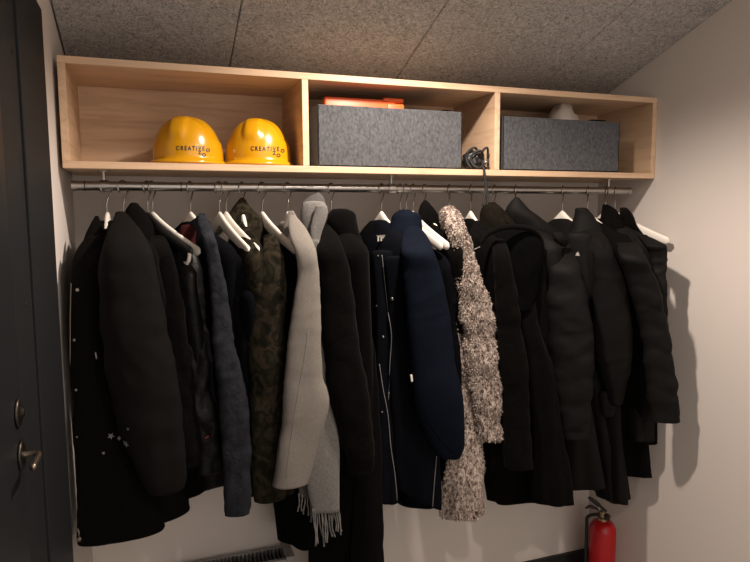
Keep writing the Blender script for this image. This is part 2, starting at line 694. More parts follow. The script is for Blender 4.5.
for (pts_) in (((484, 172), (484.5, 178), (486, 186), (485, 194), (482.5, 206)), ((484, 172), (485, 178), (486.5, 186), (487, 196), (487.5, 207))):
    wp = [onY(px, py, ya) for px, py in pts_]
    wp = [Vector((gx0 + gw * .7, -.315, gz + .006)), Vector((wp[0].x, -D + .004, gz + .006))] + [Vector((wp[0].x, ya, gz + .001))] + wp[1:]
    add_tube(bm, smooth_path(wp, 30), .0042, 8)
obj('hanging_strap', bm, M['rubber'], gear)


# ------------------------------------------------------------------ hard hats
def hard_hat(px0, px1, pytop, label, ang, tx, ty):
    Yh = -.19
    a, b = onY(px0, 160, Yh), onY(px1, 160, Yh)
    c = Vector(((a.x + b.x) / 2, Yh, ZB))
    wv, n = vh(c)
    half = abs((b - a).dot(n)) / 2
    top = onY((px0 + px1) / 2, pytop, Yh).z - ZB
    t = thing('hard_hat', label, 'hard hat', c, 'yellow hard hats on the shelf')
    ca, sa = math.cos(ang), math.sin(ang)
    Rx, Ry_ = half * .97, half * .99       # front-back and side half axes
    bm = bmesh.new()
    seg, nr = 72, 26
    rows = []
    for i in range(nr + 1):
        ph = (math.pi / 2) * (1 - i / nr)
        row = []
        for k in range(seg):
            th = 2 * math.pi * k / seg
            rr = math.cos(ph) ** .84
            x = Rx * rr * math.cos(th)
            y = Ry_ * rr * math.sin(th)
            z = .018 + (top - .018) * math.sin(ph) ** .93
            # raised centre rib, front to back, and a stepped side panel
            rib = 1 / (1 + math.exp((abs(y) - .024) / .0012)) / (1 + math.exp(-(z - top * .52) / .004)) * max(0, min(1, (top * .985 - z) / (top * .16)))
            pan = 1 / (1 + math.exp(-(z - top * .50) / .0022)) * (1 / (1 + math.exp((abs(x) - Rx * .42) / .002)))
            nrm = Vector((x / Rx ** 2, y / Ry_ ** 2, (z - .018) / (top - .018) ** 2 + 1e-5)).normalized()
            p = Vector((x, y, z)) + nrm * (.0075 * rib - .0042 * pan * (1 - rib))
            row.append(p)
        rows.append(row)
    # brim ring: long peak in front, short gutter behind
    for (ex, z) in ((.002, .0165), (.006, .012), (.0075, .007), (.006, .003), (-.001, .0035), (-.004, .012)):
        row = []
        for k in range(seg):
            th = 2 * math.pi * k / seg
            pk = max(0, math.cos(th)) ** 1.6
            e = ex * (1 + 1.9 * pk)
            row.append(Vector(((Rx + e) * math.cos(th), (Ry_ + e) * math.sin(th), z - (.0025 * pk if ex > 0 else 0))))
        rows.append(row)
    R = []
    for row in rows:
        R.append([bm.verts.new(c + Vector((p.x * ca - p.y * sa, p.x * sa + p.y * ca, p.z))) for p in row])
    for q, w in zip(R, R[1:]):
        for k in range(seg):
            bm.faces.new((q[k], q[(k + 1) % seg], w[(k + 1) % seg], w[k]))
    bm.faces.new(R[0])
    bmesh.ops.remove_doubles(bm, verts=bm.verts, dist=.0003)
    sh = obj('shell', bm, M['yellow'], t)
    # headband under the shell
    hb = bmesh.new()
    pts_ = [c + Vector((Rx * .86 * math.cos(q) * ca - Ry_ * .86 * math.sin(q) * sa, Rx * .86 * math.cos(q) * sa + Ry_ * .86 * math.sin(q) * ca, .012)) for q in [2 * math.pi * i / 36 for i in range(37)]]
    add_tube(hb, pts_, .006, 8)
    obj('headband', hb, M['blackp'], t)
    bv = garment_bvh([sh])
    # lettering laid onto the shell
    lb = bmesh.new()
    dg = bpy.context.evaluated_depsgraph_get()
    for (s, x, y, size, rot) in (('CREATIVE', 0, 0, 6.0, -.02), ('O', 29.6, 1.4, 4.9, -.25), ('Z', 22.2, 4.2, 4.9, .05), ('O', 25.6, 6.2, 4.9, -.2)):
        cu = bpy.data.curves.new('lettering', 'FONT')
        cu.body = s
        cu.size = 1
        cu.offset = .035 if s == 'CREATIVE' else .05
        cu.resolution_u = 3
        cu.space_character = 1.42
        to = bpy.data.objects.new('lettering', cu)
        COL.objects.link(to)
        bpy.context.view_layer.update()
        me = bpy.data.meshes.new_from_object(to.evaluated_get(bpy.context.evaluated_depsgraph_get()))
        sb = bmesh.new()
        sb.from_mesh(me)
        bmesh.ops.triangulate(sb, faces=sb.faces)
        bmesh.ops.subdivide_edges(sb, edges=[e for e in sb.edges if e.calc_length() > .3], cuts=2, use_grid_fill=True)
        bmesh.ops.triangulate(sb, faces=sb.faces)
        wid = max(v.co.x for v in sb.verts)
        fx = (28.6 / wid if s == 'CREATIVE' else size)
        mp_ = {}
        for v in sb.verts:
            u_, w_ = v.co.x * fx, v.co.y * size
            u2, w2 = u_ * math.cos(rot) - w_ * math.sin(rot), u_ * math.sin(rot) + w_ * math.cos(rot)
            l, nn = hit(bv, tx + x + u2, ty + y - w2)
            if l is not None:
                mp_[v.index] = lb.verts.new(l + nn * .0006)
        for f_ in sb.faces:
            vs = [mp_.get(v.index) for v in f_.verts]
            if all(v is not None for v in vs):
                try:
                    lb.faces.new(vs)
                except ValueError:
                    pass
        sb.free()
        bpy.data.objects.remove(to)
        bpy.data.curves.remove(cu)
        bpy.data.meshes.remove(me)
    obj('lettering', lb, M['ink'], t)
    return t


hard_hat(152, 224, 115.5, 'yellow hard hat nearer the left end of the shelf', -2.0, 176, 150)
hard_hat(224.5, 291.5, 117.5, 'yellow hard hat beside the first divider, right of the other hat', -1.95, 250.5, 150.5)

# ------------------------------------------------------------------ clothes rail
YR = -.24
ZR = onY(350, 188, YR).z - .001
RR = .0135
x0r, x1r = onY(72.5, 188, YR).x, onY(629, 191, YR).x
rail = thing('clothes_rail', 'long galvanised steel clothes rail hung under the plywood shelf', 'rail', ((x0r + x1r) / 2, YR, ZR))
bm = tube_bm([(x0r, YR, ZR), (x0r + .02, YR, ZR), (x1r - .02, YR, ZR), (x1r, YR, ZR)], RR, 24)
obj('tube', bm, M['steel'], rail, True, auto=40)
for px in (104, 391, 608.5):
    x = onY(px, 183, YR).x
    bm = bmesh.new()
    add_lathe(bm, [(.017, 0), (.017, .003), (.006, .004)], (x, YR, ZS - .0005), 20, (0, 0, -1))
    add_tube(bm, [(x, YR, ZS - .002), (x, YR, ZR + RR - .002)], .0055, 12)
    add_tube(bm, [(x - .012, YR, ZR), (x + .012, YR, ZR)], RR + .0035, 24)
    obj('bracket', bm, M['steel'], rail, True, auto=40)
for x, s in ((x0r, -1), (x1r, 1)):
    bm = tube_bm([(x - .012 * s, YR, ZR), (x + .002 * s, YR, ZR)], RR + .0018, 24)
    e = obj('end_cap', bm, M['steel'], rail, True, auto=40)
for px in (85, 181):
    x = onY(px, 188, YR).x
    bm = tube_bm([(x - .0012, YR, ZR), (x + .0012, YR, ZR)], RR + .0012, 24)
    obj('joint_ring', bm, M['rubber'], rail, True, auto=40)

# ------------------------------------------------------------------ hangers
ZH = ZR + RR            # top of the rail, where hooks rest
HZ = -.098              # neck of the hanger below the hook top


def hook_path():
    pts = []
    rc = .0195
    zc = -.0195
    for i in range(19):
        t = math.radians(-48 + 228 * i / 18)
        pts.append(Vector((0, -rc * math.cos(t), zc + rc * math.sin(t))))
    pts += [Vector((0, rc * .93, zc - .012)), Vector((0, rc * .5, zc - .026)), Vector((0, .002, zc - .040)), Vector((0, 0, zc - .055)), Vector((0, 0, HZ - .012))]
    return pts


HALF = .215


def arm_z(u):
    return HZ - .098 * (abs(u) / HALF) ** .82


def hanger_body(kind='wood', bar=False):
    bm = bmesh.new()
    n = 60
    rings = []
    for i in range(n + 1):
        u = -HALF + 2 * HALF * i / n
        e = abs(u) / HALF
        c = Vector((u, .003 * e ** 2, arm_z(u) - .012))
        hgt = .0195 - .006 * e
        th = .0075 - .0008 * e
        if e > .94:
            s = math.sqrt(max(.02, 1 - ((e - .94) / .062) ** 2))
            hgt *= s
            th *= max(.3, s)
        du = Vector((.001, 0, 0))
        slope = math.atan2(arm_z(u + .002) - arm_z(u - .002), .004)
        nz = Vector((-math.sin(slope), 0, math.cos(slope)))
        row = []
        for k in range(14):
            t = 2 * math.pi * k / 14
            row.append(bm.verts.new(c + nz * (math.copysign(abs(math.sin(t)) ** .7, math.sin(t)) * hgt) + Vector((0, 1, 0)) * (math.copysign(abs(math.cos(t)) ** .8, math.cos(t)) * th)))
        rings.append(row)
    for a, b in zip(rings, rings[1:]):
        for k in range(14):
            bm.faces.new((a[k], a[(k + 1) % 14], b[(k + 1) % 14], b[k]))
    bm.faces.new(rings[0][::-1])
    bm.faces.new(rings[-1])
    return bm


proto_body = proto_hook = None
HANG = {}


def place_hanger(px, label, tip=None, phi=None, kind='white', bar=False, group='white wooden hangers on the rail', dark=False):
    X = onY(px, 188, YR).x
    z0 = ZH + .0026
    if tip is not None:
        best = None
        for i in range(0, 181):
            a = math.radians(i)
            p = Vector((X + HALF * math.cos(a), YR - HALF * math.sin(a), z0 + arm_z(HALF) - .012))
            d = RM @ (p - CAM)
            qx = 375 + F * d.x / d.y
            if best is None or abs(qx - tip) < best[0]:
                best = (abs(qx - tip), i)
        phi = best[1]
    a = math.radians(phi if phi is not None else 82)
    t = bpy.data.objects.new('coat_hanger', None)
    COL.objects.link(t)
    t.location = (X, YR, z0)
    t.rotation_euler = (0, 0, -a)
    t['label'] = label
    t['category'] = 'coat hanger'
    t['group'] = group
    global proto_body, proto_hook
    if proto_body is None:
        proto_body = obj('shoulder_piece', hanger_body(), M['white'], None, local=True).data
        proto_hook = obj('hook', tube_bm(smooth_path([p for p in hook_path()], 60), .0023, 8), M['chrome'], None, local=True).data
        for o in [o for o in bpy.data.objects if o.data in (proto_body, proto_hook)]:
            bpy.data.objects.remove(o)
    me = proto_body
    if dark:
        me = proto_body.copy()
        me.materials.clear()
        me.materials.append(M['blackp'])
    b = bpy.data.objects.new('shoulder_piece', me)
    h = bpy.data.objects.new('hook', proto_hook)
    if px not in (147, 152, 219, 225.5, 262, 406, 413, 615.5):
        b.scale = (.84, 1, 1)
    # the hook turns in the neck: it always lies across the rail
    h.rotation_euler = (0, 0, a + math.radians(-38 + 10 * math.sin(px)))
    for o in (b, h):
        COL.objects.link(o)
        o.parent = t
    if bar:
        bb = bmesh.new()
        zb = arm_z(HALF) - .03
        pp = [(-HALF * .93, -.02, arm_z(HALF * .93) - .018), (-HALF * .88, -.02, zb - .008), (-HALF * .7, -.02, zb - .012), (HALF * .7, -.02, zb - .012), (HALF * .88, -.02, zb - .008), (HALF * .93, -.02, arm_z(HALF * .93) - .018)]
        add_tube(bb, smooth_path(pp, 40), .0055, 10)
        bo = obj('trouser_bar', bb, M['white'], t, local=True)
    HANG[px] = (X, math.degrees(a))
    return t


place_hanger(106, 'white hanger at the left end of the rail holding the parka with silver stars', phi=92)
place_hanger(123, 'dark hanger second from the left end holding the black coat with high collar', phi=70, dark=True, group='black hangers on the rail')
place_hanger(147, 'bare black plastic hanger crossing in front of a white hanger with bar', tip=192, dark=True, group='black hangers on the rail')
place_hanger(152, 'white hanger with a trouser bar, its long arm bare, near the rail left end', tip=199, bar=True)
place_hanger(190, 'white hanger holding the blue quilted jacket with red lining', phi=62)
place_hanger(219, 'white hanger, rear one of the close pair left of the camouflage jacket', tip=249)
place_hanger(225.5, 'white hanger, front one of the close pair left of the camouflage jacket', tip=258)
place_hanger(242, 'white hanger inside the hood of the camouflage jacket', phi=90)
place_hanger(262, 'white hanger with bare arm between camouflage jacket and light grey coat', tip=296)
place_hanger(287.5, 'white hanger whose knob peeks out of the light grey wool coat', phi=82)
place_hanger(331, 'white hanger under the hood of the long black wool coat', phi=80)
place_hanger(381.5, 'white hanger showing its rear arm inside the open navy parka', phi=80)
place_hanger(400, 'white hanger hidden in the navy collar right of the middle rail bracket', phi=72)
place_hanger(406, 'white hanger with lower bare tip behind the navy parka shoulder', tip=442)
place_hanger(413, 'white hanger with higher bare tip behind the navy parka shoulder', tip=448)
place_hanger(424.5, 'white hanger inside the pointed black hood beside the shaggy cardigan', phi=82)
place_hanger(449, 'white hanger inside the collar of the shaggy cream cardigan', phi=97)
place_hanger(471, 'white hanger with short bare arm between cardigan and olive hood', tip=500)
place_hanger(494.5, 'white hanger under the olive lined hood', phi=76)
place_hanger(515.5, 'white hanger under the pointed hood of the black puffer coat', phi=80)
place_hanger(563, 'white hanger in the collar of the black jacket with small white emblem', phi=84)
place_hanger(588, 'white hanger with broad rounded neck, third from the right end of the rail', phi=84)
place_hanger(606, 'white hanger with rounded neck, second from the right end of the rail', phi=84)
place_hanger(615.5, 'white hanger at the right end of the rail touching the right wall', tip=669)


# ------------------------------------------------------------------ garments
def coat_body(hook, hemL, hemR, b0=.06, b1=.07, half=.222, low=0., top_half=.05):
    """hemL/hemR: (px, py, Y) of the two ends of the hem; shoulders follow the hanger of that hook"""
    X, phi = HANG[hook]
    a = math.radians(phi)
    d = Vector((math.cos(a), -math.sin(a), 0))
    p = Vector((-d.y, d.x, 0))
    base = Vector((X, YR, ZH))
    L, R = onY(hemL[0], hemL[1], hemL[2]), onY(hemR[0], hemR[1], hemR[2])
    ks = []

    def key(A, B, b):
        u = (B - A) / 2
        h = Vector((u.x, u.y, 0)).normalized()
        ks.append(((A + B) / 2, u, Vector((-h.y, h.x, 0)) * b))

    def at(hf, z):
        A, B = base - d * hf, base + d * hf
        if A.y > -.035:
            A = base - d * (hf * max(.2, (-.035 - YR) / (A.y - YR)))
        return A + Vector((0, 0, z)), B + Vector((0, 0, z))

    for hf, bb in ((top_half, .45), (top_half + .035, .55), (half * .64, .68), (half * .85, .82)):
        key(*at(hf, arm_z(hf) + .003 - low), b0 * bb)
    A, B = at(half, arm_z(half) - .012 - low)
    key(A, B, b0 * .95)
    A, B = at(half * 1.01, arm_z(half) - .06 - low)
    key(A, B, b0)
    for q in (.25, .5, .75):
        key(A.lerp(L, q), B.lerp(R, q), b0 + (b1 - b0) * q)
    key(L, R, b1)
    return ks


COATS = {}


def coat(name, label, cat, hook, material, hemL, hemR, sleeves=(), Ys=-.44, b0=.06, b1=.075, folds=(.012, 5, 0), wr=(.006, (7, 7, 3)), quilt=None, seed=0., half=.222, low=0., ratio=.66, sleeve_mat=None, body_mat=None, swr=(.008, (12, 12, 9)), squilt=None, group=None, top_half=.05, crease=.0045):
    X, phi = HANG[hook]
    t = thing(name, label, cat, (X, YR, ZH - .1), group)
    parts = []
    bo = obj('body', loft_bm(coat_body(hook, hemL, hemR, b0, b1, half, low, top_half), 72, 64, 2.3, folds, wr, quilt, seed=seed, cap=.3), body_mat or material, t)
    parts.append(bo)
    for i, rows in enumerate(sleeves):
        sl = obj('sleeve', loft_bm(row_keys(rows, Ys, ratio), 96, 48, 2.3, (.003, 3, seed + i), swr, squilt or quilt, hem=.01, seed=seed + 5 + i, cap=.5, crease=crease), sleeve_mat or material, t)
        parts.append(sl)
    COATS[name] = t
    return t, parts


def piece(name, t, rows, Y, material, ratio=.7, n=30, seg=36, wr=(.006, (14, 14, 12)), folds=(0, 5, 0), seed=0., cap=.7, hem=.012, inner=.03, expo=2.1, quilt=None):
    return obj(name, loft_bm(row_keys(rows, Y, ratio), n, seg, expo, folds, wr, quilt, hem=hem, inner=inner, seed=seed, cap=cap), material, t)


# 1 parka with stars
t, ps = coat('parka', 'long black parka with silver snaps and little stars, leftmost coat on the rail', 'coat', 106, M['blk'],
             (92, 532, -.33), (190, 498, -.26), [[(213, 115, 126, -.36), (222, 112, 134, -.42), (234, 107, 143, -.47), (252, 102, 152), (275, 99, 158), (300, 99, 162), (340, 102, 169), (380, 109, 176), (420, 118, 182), (450, 128, 185), (476, 140, 186), (490, 148, 184)]], -.50,
             b0=.09, b1=.105, half=.222, seed=1.1, sleeve_mat=M['blk_matte'], folds=(.008, 5, 1))  # sleeve gets a lighter black than the body, light put into the colour
ft = piece('front_panel', t, [(238, 86, 103, -.40), (250, 77, 110, -.42), (270, 71, 116, -.44), (330, 70, 124, -.45), (400, 72, 136, -.455), (480, 74, 150, -.46), (534, 77, 166, -.46)], -.44, M['blk'], .42, 44, 40, seed=2.2, folds=(.004, 4, .5))
cl = piece('collar', t, [(217, 94, 99, -.30), (224, 90, 102, -.32), (236, 85, 106, -.34), (252, 81, 124, -.37)], -.33, M['blk'], .8, 24, 36, seed=3.1)
bv = garment_bvh(ps + [ft, cl])
for px, py, rr in ((77.5, 290, .005), (74.2, 340, .004), (76, 390, .0038), (77, 437, .0028)):
    stud('snap', bv, px, py, rr, M['snap'], t)
seam('zip', bv, [(71.5, 283), (70.5, 330), (71, 390), (72.5, 450), (76, 520)], .0016, M['zip'], t, 40)
seam('sleeve_pull', bv, [(95.5, 352), (96.8, 359)], .0026, M['snap'], t, 4)


def star(bv, px, py, rad, rot, t, five=5):
    l, nn = hit(bv, px, py)
    if l is None:
        return
    u, w = frame_of(nn)
    bm = bmesh.new()
    a = [bm.verts.new(l + nn * .0012 + (u * math.cos(rot + math.pi * k / five) + w * math.sin(rot + math.pi * k / five)) * (rad if k % 2 == 0 else rad * .42)) for k in range(2 * five)]
    b = [bm.verts.new(v.co - nn * .0025) for v in a]
    bm.faces.new(a)
    bm.faces.new(b[::-1])
    for k in range(2 * five):
        bm.faces.new((a[k], b[k], b[(k + 1) % (2 * five)], a[(k + 1) % (2 * five)]))
    obj('star_badge', bm, M['star'], t, False)


for px, py, rr in ((111, 436, .0095), (119.5, 438, .0075), (126, 444, .010), (103.5, 453, .005), (128, 429, .004)):
    star(bv, px, py, rr, px, t)
l, nn = hit(bv, 79, 528)
if l is not None:
    l2 = onY(77.5, 541, l.y)
    bm = bmesh.new()
    zz = [l + nn * .004, l + Vector((0, -.004, -.012)), l + Vector((.0, -.004, -.024))]
    add_tube(bm, zz, .0022, 8)
    add_lathe(bm, [(.002, -.001), (.006, -.001), (.006, .001), (.002, .001)], l + Vector((0, -.004, -.03)), 14, (0, 1, 0))
    obj('zip_pull', bm, M['zip'], t)

# 2 high collar coat
t, ps = coat('overcoat', 'black coat with high soft collar, second from the left', 'coat', 123, M['blk_wool'],
             (150, 505, -.12), (212, 488, -.30), [[(238, 150, 166, -.34), (252, 152, 172), (275, 156, 178), (305, 160, 184), (350, 166, 190), (390, 171, 194), (430, 175, 199), (465, 178, 203)]], -.41, b0=.05, b1=.06, seed=2.5, half=.222)
piece('hood', t, [(205, 129, 139), (211, 125, 145), (222, 123, 152), (236, 126, 160), (250, 134, 168)], -.27, M['blk'], .8, 26, 36, seed=4)
# 3 dark satin jacket
t, ps = coat('jacket', 'black satin jacket with a tiny red tag, left of the blue quilted jacket', 'jacket', 147, M['blk_satin'],
             (182, 490, -.10), (228, 484, -.34), [[(252, 176, 196, -.36), (270, 176, 202), (310, 180, 206), (360, 184, 211), (400, 188, 216), (440, 192, 220), (472, 200, 224)]], -.38, b0=.045, b1=.05, low=.05, seed=3.7, half=.222, swr=(.012, (14, 14, 14)))
bv = garment_bvh(ps)
seam('red_tag', bv, [(205.5, 438), (208.5, 436)], .0022, M['redtag'], t, 4)
# 4 blue quilted jacket
t, ps = coat('quilted_jacket', 'blue quilted jacket with dark red collar lining', 'jacket', 190, M['denim'],
             (190, 470, -.10), (244, 480, -.34), [[(214, 198, 206, -.36), (222, 198, 209, -.40), (236, 202, 214), (252, 206, 219), (275, 209, 224), (300, 211, 229), (330, 213, 233), (360, 214, 238), (400, 217, 247), (440, 221, 250.5), (480, 224, 251.5), (513, 226.5, 249.5)]], -.45, b0=.05, b1=.055, seed=4.3, half=.222, body_mat=M['navy_dark'], swr=(.006, (16, 16, 10)), squilt=(.0022, .038))  # body coloured darker than the sleeve to stand for its shadow side
piece('collar', t, [(217, 196, 206), (224, 188, 210), (236, 181, 212), (248, 180, 214)], -.30, M['navy_dark'], .7, 20, 36, seed=1.5)
piece('lining', t, [(226, 181, 194), (232, 179, 197), (242, 180, 196), (252, 184, 196)], -.345, M['redlin'], .35, 16, 30, seed=2.5)
# 5 plain navy jacket
t, ps = coat('blazer', 'narrow dark navy blazer squeezed between blue quilted and camouflage jackets', 'jacket', 219, M['navy_dark'],
             (228, 470, -.10), (254, 470, -.33), [[(250, 234, 245, -.36), (258, 231, 249), (278, 230, 251), (310, 232, 251), (350, 236, 252), (400, 240, 253), (450, 243, 254)]], -.41, b0=.04, b1=.045, low=.115, seed=5.9, half=.222, ratio=.8)
# 6 camouflage jacket
t, ps = coat('camouflage_jacket', 'hooded camouflage jacket hanging left of the light grey coat', 'jacket', 242, M['camo'],
             (258, 492, -.10), (290, 494, -.35), [[(236, 264, 276, -.36), (246, 263, 281, -.40), (262, 260, 285), (290, 253, 287), (330, 249, 286), (380, 248, 285), (430, 249, 284), (470, 250, 285), (498, 252, 286)]], -.43, b0=.05, b1=.055, seed=6.1, half=.222)
hd = piece('hood', t, [(198, 240, 244.5), (206, 234, 250), (214, 229, 257), (224, 228, 266), (238, 232, 272), (252, 240, 276)], -.235, M['camo'], .5, 26, 36, seed=2.9, cap=.4)
# 7 black coat under the bare hanger
t, ps = coat('long_coat', 'black coat hanging behind the light grey coat, its hem lower than it', 'coat', 262, M['navy_dark'],
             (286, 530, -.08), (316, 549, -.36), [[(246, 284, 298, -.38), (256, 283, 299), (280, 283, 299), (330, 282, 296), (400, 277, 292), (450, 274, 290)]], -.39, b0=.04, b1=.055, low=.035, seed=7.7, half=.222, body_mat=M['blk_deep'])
# 8 light grey wool coat
t, ps = coat('wool_coat', 'light grey wool coat with a scarf round its neck', 'coat', 287.5, M['grey'],
             (296, 478, -.12), (322, 480, -.32), [[(216, 289, 296, -.40), (228, 288, 306, -.44), (242, 291, 313, -.48), (256, 296, 317), (275, 298, 319), (300, 294, 320), (330, 289, 321), (360, 285.5, 321), (378, 284, 322), (392, 283, 327), (403, 282, 328), (420, 280.5, 325), (440, 278, 319), (465, 274.5, 312.5), (484, 271.5, 307)]], -.50, b0=.045, b1=.045, seed=8.2, half=.222, swr=(.005, (8, 8, 5)), crease=.0025, ratio=.62, folds=(.004, 5, 0))
piece('lapel', t, [(211, 288.5, 294), (218, 286, 298), (228, 283, 303), (240, 283, 308), (254, 288, 314), (275, 297, 318), (300, 299, 319)], -.37, M['grey'], .4, 40, 36, seed=3.3, cap=.3)
bv = garment_bvh(ps)
seam('sleeve_seam', bv, [(308, 330), (304, 360), (297, 400), (291, 440), (286, 478)], .0012, M['grey'], t, 30, .2)
# scarf
sc = thing('scarf', 'long grey fringed scarf draped round the light grey wool coat', 'scarf', onY(318, 300, -.36))
piece('neck_fold', sc, [(203, 303, 325), (210, 300.5, 327), (220, 300, 325), (232, 302, 322), (245, 306, 321), (262, 310, 321.5), (300, 313, 322)], -.40, M['scarf'], .5, 30, 40, seed=1.9, wr=(.006, (20, 20, 8)), cap=.4)
piece('over_fold', sc, [(206, 315, 327), (212, 314, 328), (222, 312, 326), (234, 310, 322), (248, 311, 320), (266, 314, 320)], -.435, M['scarf'], .45, 26, 36, seed=2.7, cap=.4, wr=(.005, (18, 18, 8)))
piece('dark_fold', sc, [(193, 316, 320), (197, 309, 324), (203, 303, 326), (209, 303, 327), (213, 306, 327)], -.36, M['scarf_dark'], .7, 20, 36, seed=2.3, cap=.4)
piece('hanging_end', sc, [(240, 309, 319), (270, 311, 321.5), (300, 312, 322), (340, 313, 323.5), (380, 312, 330), (400, 309, 333), (440, 306, 338), (480, 306, 340), (511, 312, 340)], -.44, M['scarf'], .28, 50, 36, seed=4.1, wr=(.005, (14, 14, 5)), expo=2.6, cap=.3, hem=.006)
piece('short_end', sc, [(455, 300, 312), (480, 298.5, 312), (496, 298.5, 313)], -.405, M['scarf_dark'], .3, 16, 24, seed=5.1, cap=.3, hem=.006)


def tassel(px, y0, y1, x1, Y):
    a, b = onY(px, y0, Y), onY(x1, y1, Y)
    pts = []
    sd = rnd.uniform(0, 9)
    for i in range(12):
        q = i / 11
        p = a.lerp(b, q)
        p.x += .004 * math.sin(q * 5 + sd) * q
        p.y += .003 * math.cos(q * 4 + sd)
        pts.append(p)
    return obj('tassel', tube_bm(pts, [.0022 + .0004 * math.sin(i * 1.7 + sd) for i in range(11)] + [.0032], 7), M['scarf'], sc)


for i in range(15):
    q = i / 14
    tassel(313 + 26 * q + rnd.uniform(-.5, .5), 509 - 1 * q, 549 - 19 * q ** 1.2 + rnd.uniform(-5, 4), 315 + 26 * q + rnd.uniform(-3, 3), -.44 + rnd.uniform(-.006, .006))
for i in range(5):
    q = i / 4
    tassel(299 + 12 * q, 494, 512 + 8 * q + rnd.uniform(-3, 3), 299 + 12 * q + rnd.uniform(-1, 1), -.405)
# 9 long black wool coat
t, ps = coat('long_coat', 'longest black wool coat with hood, hanging between grey scarf and navy parka', 'coat', 331, M['blk_wool'],
             (318, 600, -.12), (376, 606, -.36), [[(226, 319, 330, -.36), (236, 317, 338, -.41), (250, 316.5, 344), (270, 318, 349), (300, 320, 353), (340, 322, 359), (380, 326, 365), (420, 333, 370), (455, 343, 373), (471, 347, 373)]], -.46, b0=.055, b1=.085, seed=9.4, half=.222, folds=(.010, 5, 2))
piece('hood', t, [(210, 331, 349), (213.5, 328, 355), (225, 327, 358), (240, 332, 362), (258, 340, 365), (280, 345, 367)], -.33, M['blk_wool'], .75, 28, 40, seed=5.5, cap=.22)
piece('front_panel', t, [(250, 340, 362), (300, 345, 368), (360, 350, 375), (420, 356, 379), (500, 355, 382), (580, 350, 383)], -.40, M['blk_wool'], .4, 40, 36, seed=6.6, folds=(.004, 4, 0))
# 10 navy parka
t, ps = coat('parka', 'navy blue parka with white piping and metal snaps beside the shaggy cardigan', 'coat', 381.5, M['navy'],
             (388, 486, -.12), (432, 508, -.37), [[(228, 404, 420, -.36), (236, 402, 427, -.41), (250, 401, 434), (272, 402, 441), (305, 404, 447), (358, 407, 455), (400, 413, 461.5), (433, 425, 463), (448, 435, 462.5), (457, 442, 459)]], -.50, b0=.055, b1=.065, seed=10.4, half=.222, body_mat=M['navy_shaded'], ratio=.7, swr=(.007, (9, 9, 6)), folds=(.006, 5, 0))
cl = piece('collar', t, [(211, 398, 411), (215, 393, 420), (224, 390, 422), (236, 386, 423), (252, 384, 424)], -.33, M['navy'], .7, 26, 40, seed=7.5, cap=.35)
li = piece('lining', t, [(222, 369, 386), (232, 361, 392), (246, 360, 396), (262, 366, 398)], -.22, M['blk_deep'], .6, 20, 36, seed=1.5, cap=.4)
fp = piece('front_panel', t, [(252, 372, 392), (300, 376, 400), (360, 377, 406), (430, 379, 400), (503, 381, 398)], -.385, M['navy_shaded'], .3, 40, 36, seed=8.5, folds=(.003, 4, 1))
fq = piece('front_panel', t, [(258, 384, 408), (300, 388, 420), (360, 389, 430), (430, 392, 438), (480, 396, 440, -.425, .02), (499, 398, 440, -.425, .034)], -.425, M['navy_shaded'], .28, 40, 36, seed=9.5, folds=(.003, 4, 1))
bv = garment_bvh(ps + [cl, fp, fq, li])
seam('white_piping', bv, [(382, 255), (385, 283), (388, 310), (391.5, 335), (390, 365), (388.5, 400)], .0011, M['piping'], t, 40)
seam('white_piping', bv, [(379.5, 364), (383, 388), (388, 415), (391, 447), (395, 475), (397, 500)], .0013, M['piping'], t, 40)
seam('white_piping', bv, [(436.5, 456), (434.5, 480), (432.5, 508)], .0013, M['piping'], t, 24)
for px, py, rr in ((392, 299, .006), (376.5, 306, .0035), (383, 337, .0045), (389, 393, .004), (382, 412, .0035), (378, 256, .003)):
    stud('snap', bv, px, py, rr, M['snap'], t)
seam('toggle', bv, [(412, 374.5), (412.8, 381.5)], .0042, M['white'], t, 6)
l, nn = hit(bv, 382, 238)
if l is not None:
    pl = bmesh.new()
    q = [(376, 235.5), (388, 234.5), (388, 240.5), (376, 241.5)]
    vs = [pl.verts.new(onY(x, y, l.y - .010)) for x, y in q]
    pl.faces.new(vs)
    bmesh.ops.solidify(pl, geom=pl.faces[:], thickness=.002)
    obj('care_label', pl, M['label'], t, False)
# sleeve zip lines
bv2 = garment_bvh(ps[1:])
seam('sleeve_zip', bv2, [(424, 412), (432, 428), (441, 440), (452, 453)], .001, M['navy_dark'], t, 24)
# 11 dark jackets behind the navy parka
t, ps = coat('jacket', 'dark navy jacket hanging from the bare hangers behind the navy parka', 'jacket', 413, M['navy_dark'],
             (436, 478, -.10), (454, 480, -.34), [[(246, 438, 450, -.40), (256, 439, 453), (280, 441, 456), (320, 444, 457), (370, 447, 460), (420, 450, 460), (455, 450, 460)]], -.405, b0=.03, b1=.035, low=.05, seed=11.2, half=.222)
t, ps = coat('hooded_jacket', 'black jacket with pointed hood hung left of the shaggy cardigan', 'jacket', 424.5, M['blk'],
             (444, 470, -.08), (466, 470, -.27), [], b0=.03, b1=.03, seed=12.2, half=.222)
piece('hood', t, [(200.5, 423.5, 427), (206, 420, 432), (214, 418.5, 438), (226, 421, 443), (242, 428, 447)], -.285, M['blk'], .5, 24, 36, seed=8.8, cap=.4)
